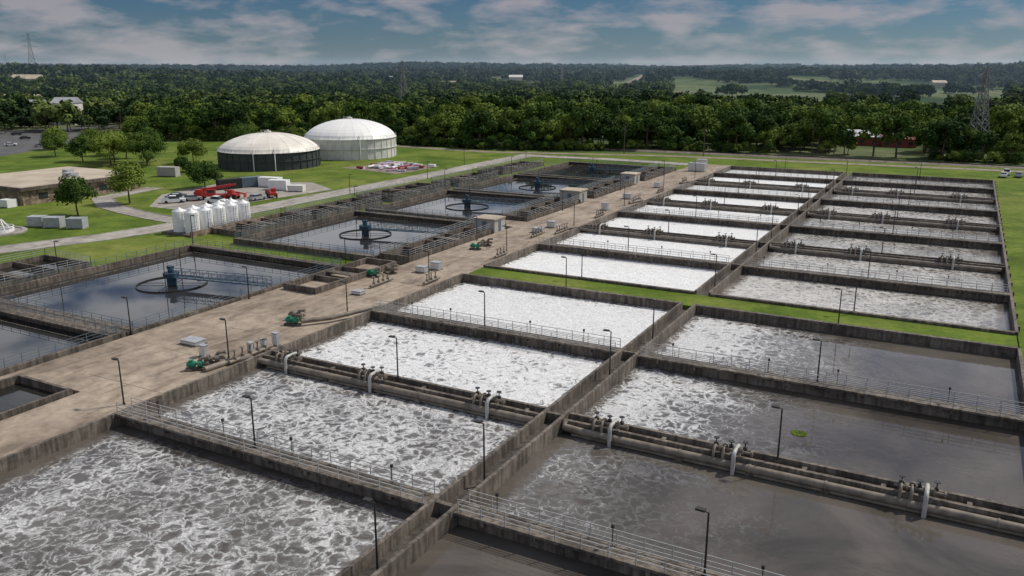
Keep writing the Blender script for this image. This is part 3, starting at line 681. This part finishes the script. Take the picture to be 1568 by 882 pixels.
def scatter(name,pts,meshes,smin,smax,seed):
    col=bpy.data.collections.new(name+'_sources')
    for i,me in enumerate(meshes): col.objects.link(bpy.data.objects.new(name+'_source_%d'%i,me))
    me=bpy.data.meshes.new(name); me.from_pydata([tuple(p) for p in pts],[],[]); ob=bpy.data.objects.new(name,me); sc.collection.objects.link(ob)
    ng=bpy.data.node_groups.new(name,'GeometryNodeTree')
    ng.interface.new_socket('Geometry',in_out='INPUT',socket_type='NodeSocketGeometry'); ng.interface.new_socket('Geometry',in_out='OUTPUT',socket_type='NodeSocketGeometry')
    gi=ng.nodes.new('NodeGroupInput');go=ng.nodes.new('NodeGroupOutput'); ip=ng.nodes.new('GeometryNodeInstanceOnPoints'); ci=ng.nodes.new('GeometryNodeCollectionInfo')
    ci.inputs[0].default_value=col; ci.inputs['Separate Children'].default_value=True; ci.inputs['Reset Children'].default_value=True
    L=ng.links.new; L(gi.outputs[0],ip.inputs['Points']); L(ci.outputs[0],ip.inputs['Instance']); ip.inputs['Pick Instance'].default_value=True
    ri=ng.nodes.new('FunctionNodeRandomValue'); ri.data_type='INT'; ri.inputs[4].default_value=0; ri.inputs[5].default_value=len(meshes)-1; ri.inputs['Seed'].default_value=seed; L(ri.outputs[2],ip.inputs['Instance Index'])
    rs=ng.nodes.new('FunctionNodeRandomValue'); rs.data_type='FLOAT'; rs.inputs[2].default_value=smin; rs.inputs[3].default_value=smax; rs.inputs['Seed'].default_value=seed+1; L(rs.outputs[1],ip.inputs['Scale'])
    rr=ng.nodes.new('FunctionNodeRandomValue'); rr.data_type='FLOAT_VECTOR'; rr.inputs[0].default_value=(0,0,0); rr.inputs[1].default_value=(0,0,6.28); rr.inputs['Seed'].default_value=seed+2; L(rr.outputs[0],ip.inputs['Rotation'])
    L(ip.outputs[0],go.inputs[0]); md=ob.modifiers.new('scatter','NODES'); md.node_group=ng
    return ob
near=[tree_geo(i,10+r_,4.6,8,1100,.48,'leaf','n%d'%i) for i,r_ in enumerate((0,1,-1.5,.5,2))]
mid=[tree_geo(20+i,9.5,5,6,340,.95,'leafm','m%d'%i) for i in range(4)]
far=[tree_geo(40+i,9,7,6,130,1.9,'leaff','f%d'%i) for i in range(4)]
hor=[tree_geo(60+i,10,9,6,110,2.4,'leafd','h%d'%i) for i in range(4)]
def yb(x):
    return np.interp(x,[-700,-450,-345,-330,-250,-161,-98,10,120,400],[430,330,262,238,291,287,318,328,330,300])
def vn(x,y,s,seed):
    return np.sin(x/s+seed)*np.cos(y/s*1.1+seed*2)+.6*np.sin(x/s*2.3+y/s*1.7+seed)+.4*np.cos(x/s*4.1-y/s*3.3)
hrp=np.array(hr)
def clear(x,y):
    m=np.ones_like(x,bool); d=np.hypot(x,y); az=np.degrees(np.arctan2(x,y))
    for q in blds:
        dd=np.hypot(x-q[0],y-q[1]); vd=np.array([q[0],q[1]])/math.hypot(q[0],q[1])
        m&=dd>max(q[2],q[3])*.75+4
        al=x*vd[0]+y*vd[1]; pe=np.abs(x*vd[1]-y*vd[0]); m&=~((al<math.hypot(q[0],q[1]))&(al>math.hypot(q[0],q[1])-45)&(pe<q[2]*.6))
    for i in range(len(hrp)-1):
        a=hrp[i];bb=hrp[i+1]; t_=np.clip(((x-a[0])*(bb-a)[0]+(y-a[1])*(bb-a)[1])/((bb-a)@(bb-a)),0,1)
        m&=np.hypot(x-a[0]-t_*(bb-a)[0],y-a[1]-t_*(bb-a)[1])>20
    m&=~((az>-18)&(az<2)&(d>600)&(d<1500)&(vn(x,y,75,3)>-1.15+((d-600)/900)*.6))
    m&=~((az>-30)&(az<-19)&(d>900)&(d<1500)&(vn(x,y,80,2)>.25))
    m&=~((az>-58)&(az<-36)&(d>900)&(d<1500)&(vn(x,y,80,6)>.8))
    return m
def wedge(nn,d0,d1,a0=-72,a1=16):
    d=np.sqrt(rng.uniform(d0**2,d1**2,nn)); a=np.radians(rng.uniform(a0,a1,nn)); return d*np.sin(a),d*np.cos(a)
x,y=wedge(9500,270,480,-75,25); k=(y>yb(x)+2)&clear(x,y)&(vn(x,y,28,1)>-1.0); k&=~((x<-300)&(x>-445)&(y<320)&(y>150)&(y< 262+(-345-x)*.75)); x,y=x[k],y[k]
def thin(x,y,c):
    seen=set();o=[]
    for i in range(len(x)):
        kk=(int(x[i]//c),int(y[i]//c))
        if kk in seen: continue
        seen.add(kk);o.append(i)
    return x[o],y[o]
x,y=thin(x,y,6.5)
scatter('woodland_belt',np.stack([x,y,hgt(x,y)],1),near,.5,1.45,1)
x=rng.uniform(-330,90,420); y=yb(x)+rng.uniform(-4,4,420); k=~((x>-62)&(x<-10))
scatter('scrub_hedge',np.stack([x[k],y[k],0*x[k]-.8],1),near,.2,.5,9)
x,y=wedge(16000,470,1050); k=clear(x,y)&(vn(x,y,70,5)>-.8); x,y=thin(x[k],y[k],9)
scatter('mid_woodland',np.stack([x,y,hgt(x,y)],1),mid,.45,1.55,20)
x,y=wedge(30000,1000,1900); k=clear(x,y)&(vn(x,y,110,8)>-.8); x,y=thin(x[k],y[k],12.5)
scatter('hillside_woodland',np.stack([x,y,hgt(x,y)],1),far,.5,1.4,30)
x,y=wedge(24000,1880,3700); k=(vn(x,y,200,4)>-1.3); x,y=thin(x[k],y[k],18)
scatter('horizon_woodland',np.stack([x,y,hgt(x,y)],1),hor,.5,1.6,40)
for i,(x,y,h,cr) in enumerate(((-173,129,9.3,4.2),(-168.5,112.5,8.2,3.9),(-178,156,6.5,4.3),(-246,178,11,6.5),(-255,186,10,6.5),(-236,184,10.5,6),(-243,190,11,6),(-266,182,8,5),(-262,196,9,5),(-275,200,9,5),(-228,196,8,4.5),(-290,188,7.5,4.5),(-212,178,4.5,2.6),(-305,214,8,5),(-315,205,8,5),(-252,240,8,4.5),(-262,252,9,5),(-240,255,8,4.6))):
    me=tree_geo(100+i,h,cr,11,3600,.28,'leaf','oak_tree'); o=bpy.data.objects.new('oak_tree',me); o.location=(x,y,0); sc.collection.objects.link(o)
# real aerial haze over the hills
b=MB(); b.box(-5200,520,-30,5200,6500,75)
m=bpy.data.materials.new('aerial_haze'); m.use_nodes=True; nt=m.node_tree; nt.nodes.clear()
o_=N(nt,'ShaderNodeOutputMaterial'); vs=N(nt,'ShaderNodeVolumeScatter'); vs.inputs['Color'].default_value=(.50,.72,.92,1); vs.inputs['Density'].default_value=.00015; vs.inputs['Anisotropy'].default_value=.2
nt.links.new(vs.outputs[0],o_.inputs['Volume'])
hz=b.build('aerial_haze',[m],None,None,(0,0,math.radians(28.4)))

# ------------------------------------------------------------------ light, sky, camera
az=math.radians(38); el=math.radians(50)
sv=Vector((math.sin(az)*math.cos(el),math.cos(az)*math.cos(el),math.sin(el)))
L=bpy.data.lights.new('sun','SUN'); L.energy=3.4; L.angle=math.radians(3); L.color=(1,.94,.84)
so=bpy.data.objects.new('sun',L); so.rotation_euler=sv.to_track_quat('Z','Y').to_euler(); sc.collection.objects.link(so)
w=bpy.data.worlds.new('World'); sc.world=w; w.use_nodes=True; nt=w.node_tree; bg=nt.nodes['Background']
sky=N(nt,'ShaderNodeTexSky',sky_type='NISHITA'); sky.sun_disc=False; sky.sun_elevation=el; sky.sun_rotation=az; sky.air_density=1.0; sky.dust_density=.6; sky.ozone_density=2
tc=N(nt,'ShaderNodeTexCoord'); d=tc.outputs['Generated']
sp=N(nt,'ShaderNodeSeparateXYZ'); nt.links.new(d,sp.inputs[0])
f=noise(nt,mapv(nt,d,(1,1,3.6)),12,8,.56,.1); f2=noise(nt,mapv(nt,d,(1,1,2.6)),3.4,4,.55)
fa=mathn(nt,'ADD',mathn(nt,'MULTIPLY',f,.7),mathn(nt,'MULTIPLY',f2,.35))
zr=ramp(nt,sp.outputs[2],[(0,.40),(.085,.40),(.15,.50),(.28,.48),(.36,.40),(.5,.44)])
fa=mathn(nt,'SUBTRACT',mathn(nt,'ADD',fa,zr),.40)
cl=ramp(nt,fa,[(.49,0),(.63,1)])
tint=ramp(nt,sp.outputs[2],[(0,(.24,.34,.50)),(.03,(.20,.31,.46)),(.09,(.15,.26,.40)),(.2,(.4,.5,.7)),(.5,(.6,.66,.75))])
base=mixc(nt,1.0,sky.outputs[0],tint,'MULTIPLY')
cc=ramp(nt,sp.outputs[2],[(0,(.37,.35,.37)),(.08,(.35,.31,.33)),(.15,(1,1,1)),(.26,(1,1,1)),(.36,(.62,.62,.66)),(.6,(.6,.6,.64))])
cs=N(nt,'ShaderNodeVectorMath',operation='SCALE'); nt.links.new(cc,cs.inputs[0]); cs.inputs['Scale'].default_value=11.5
col=mixc(nt,mathn(nt,'MULTIPLY',cl,.70),base,cs.outputs[0])
nt.links.new(col,bg.inputs[0]); bg.inputs[1].default_value=.1
cd=bpy.data.cameras.new('camera'); cam=bpy.data.objects.new('camera',cd); sc.collection.objects.link(cam); sc.camera=cam
cam.location=(0,0,31.3); cam.rotation_euler=(math.radians(90-14.9),0,math.radians(28.4)); cd.lens=36*1270/1568; cd.clip_end=20000; cd.clip_start=.5
sc.view_settings.view_transform='Standard'; sc.view_settings.look='None'; sc.view_settings.exposure=0
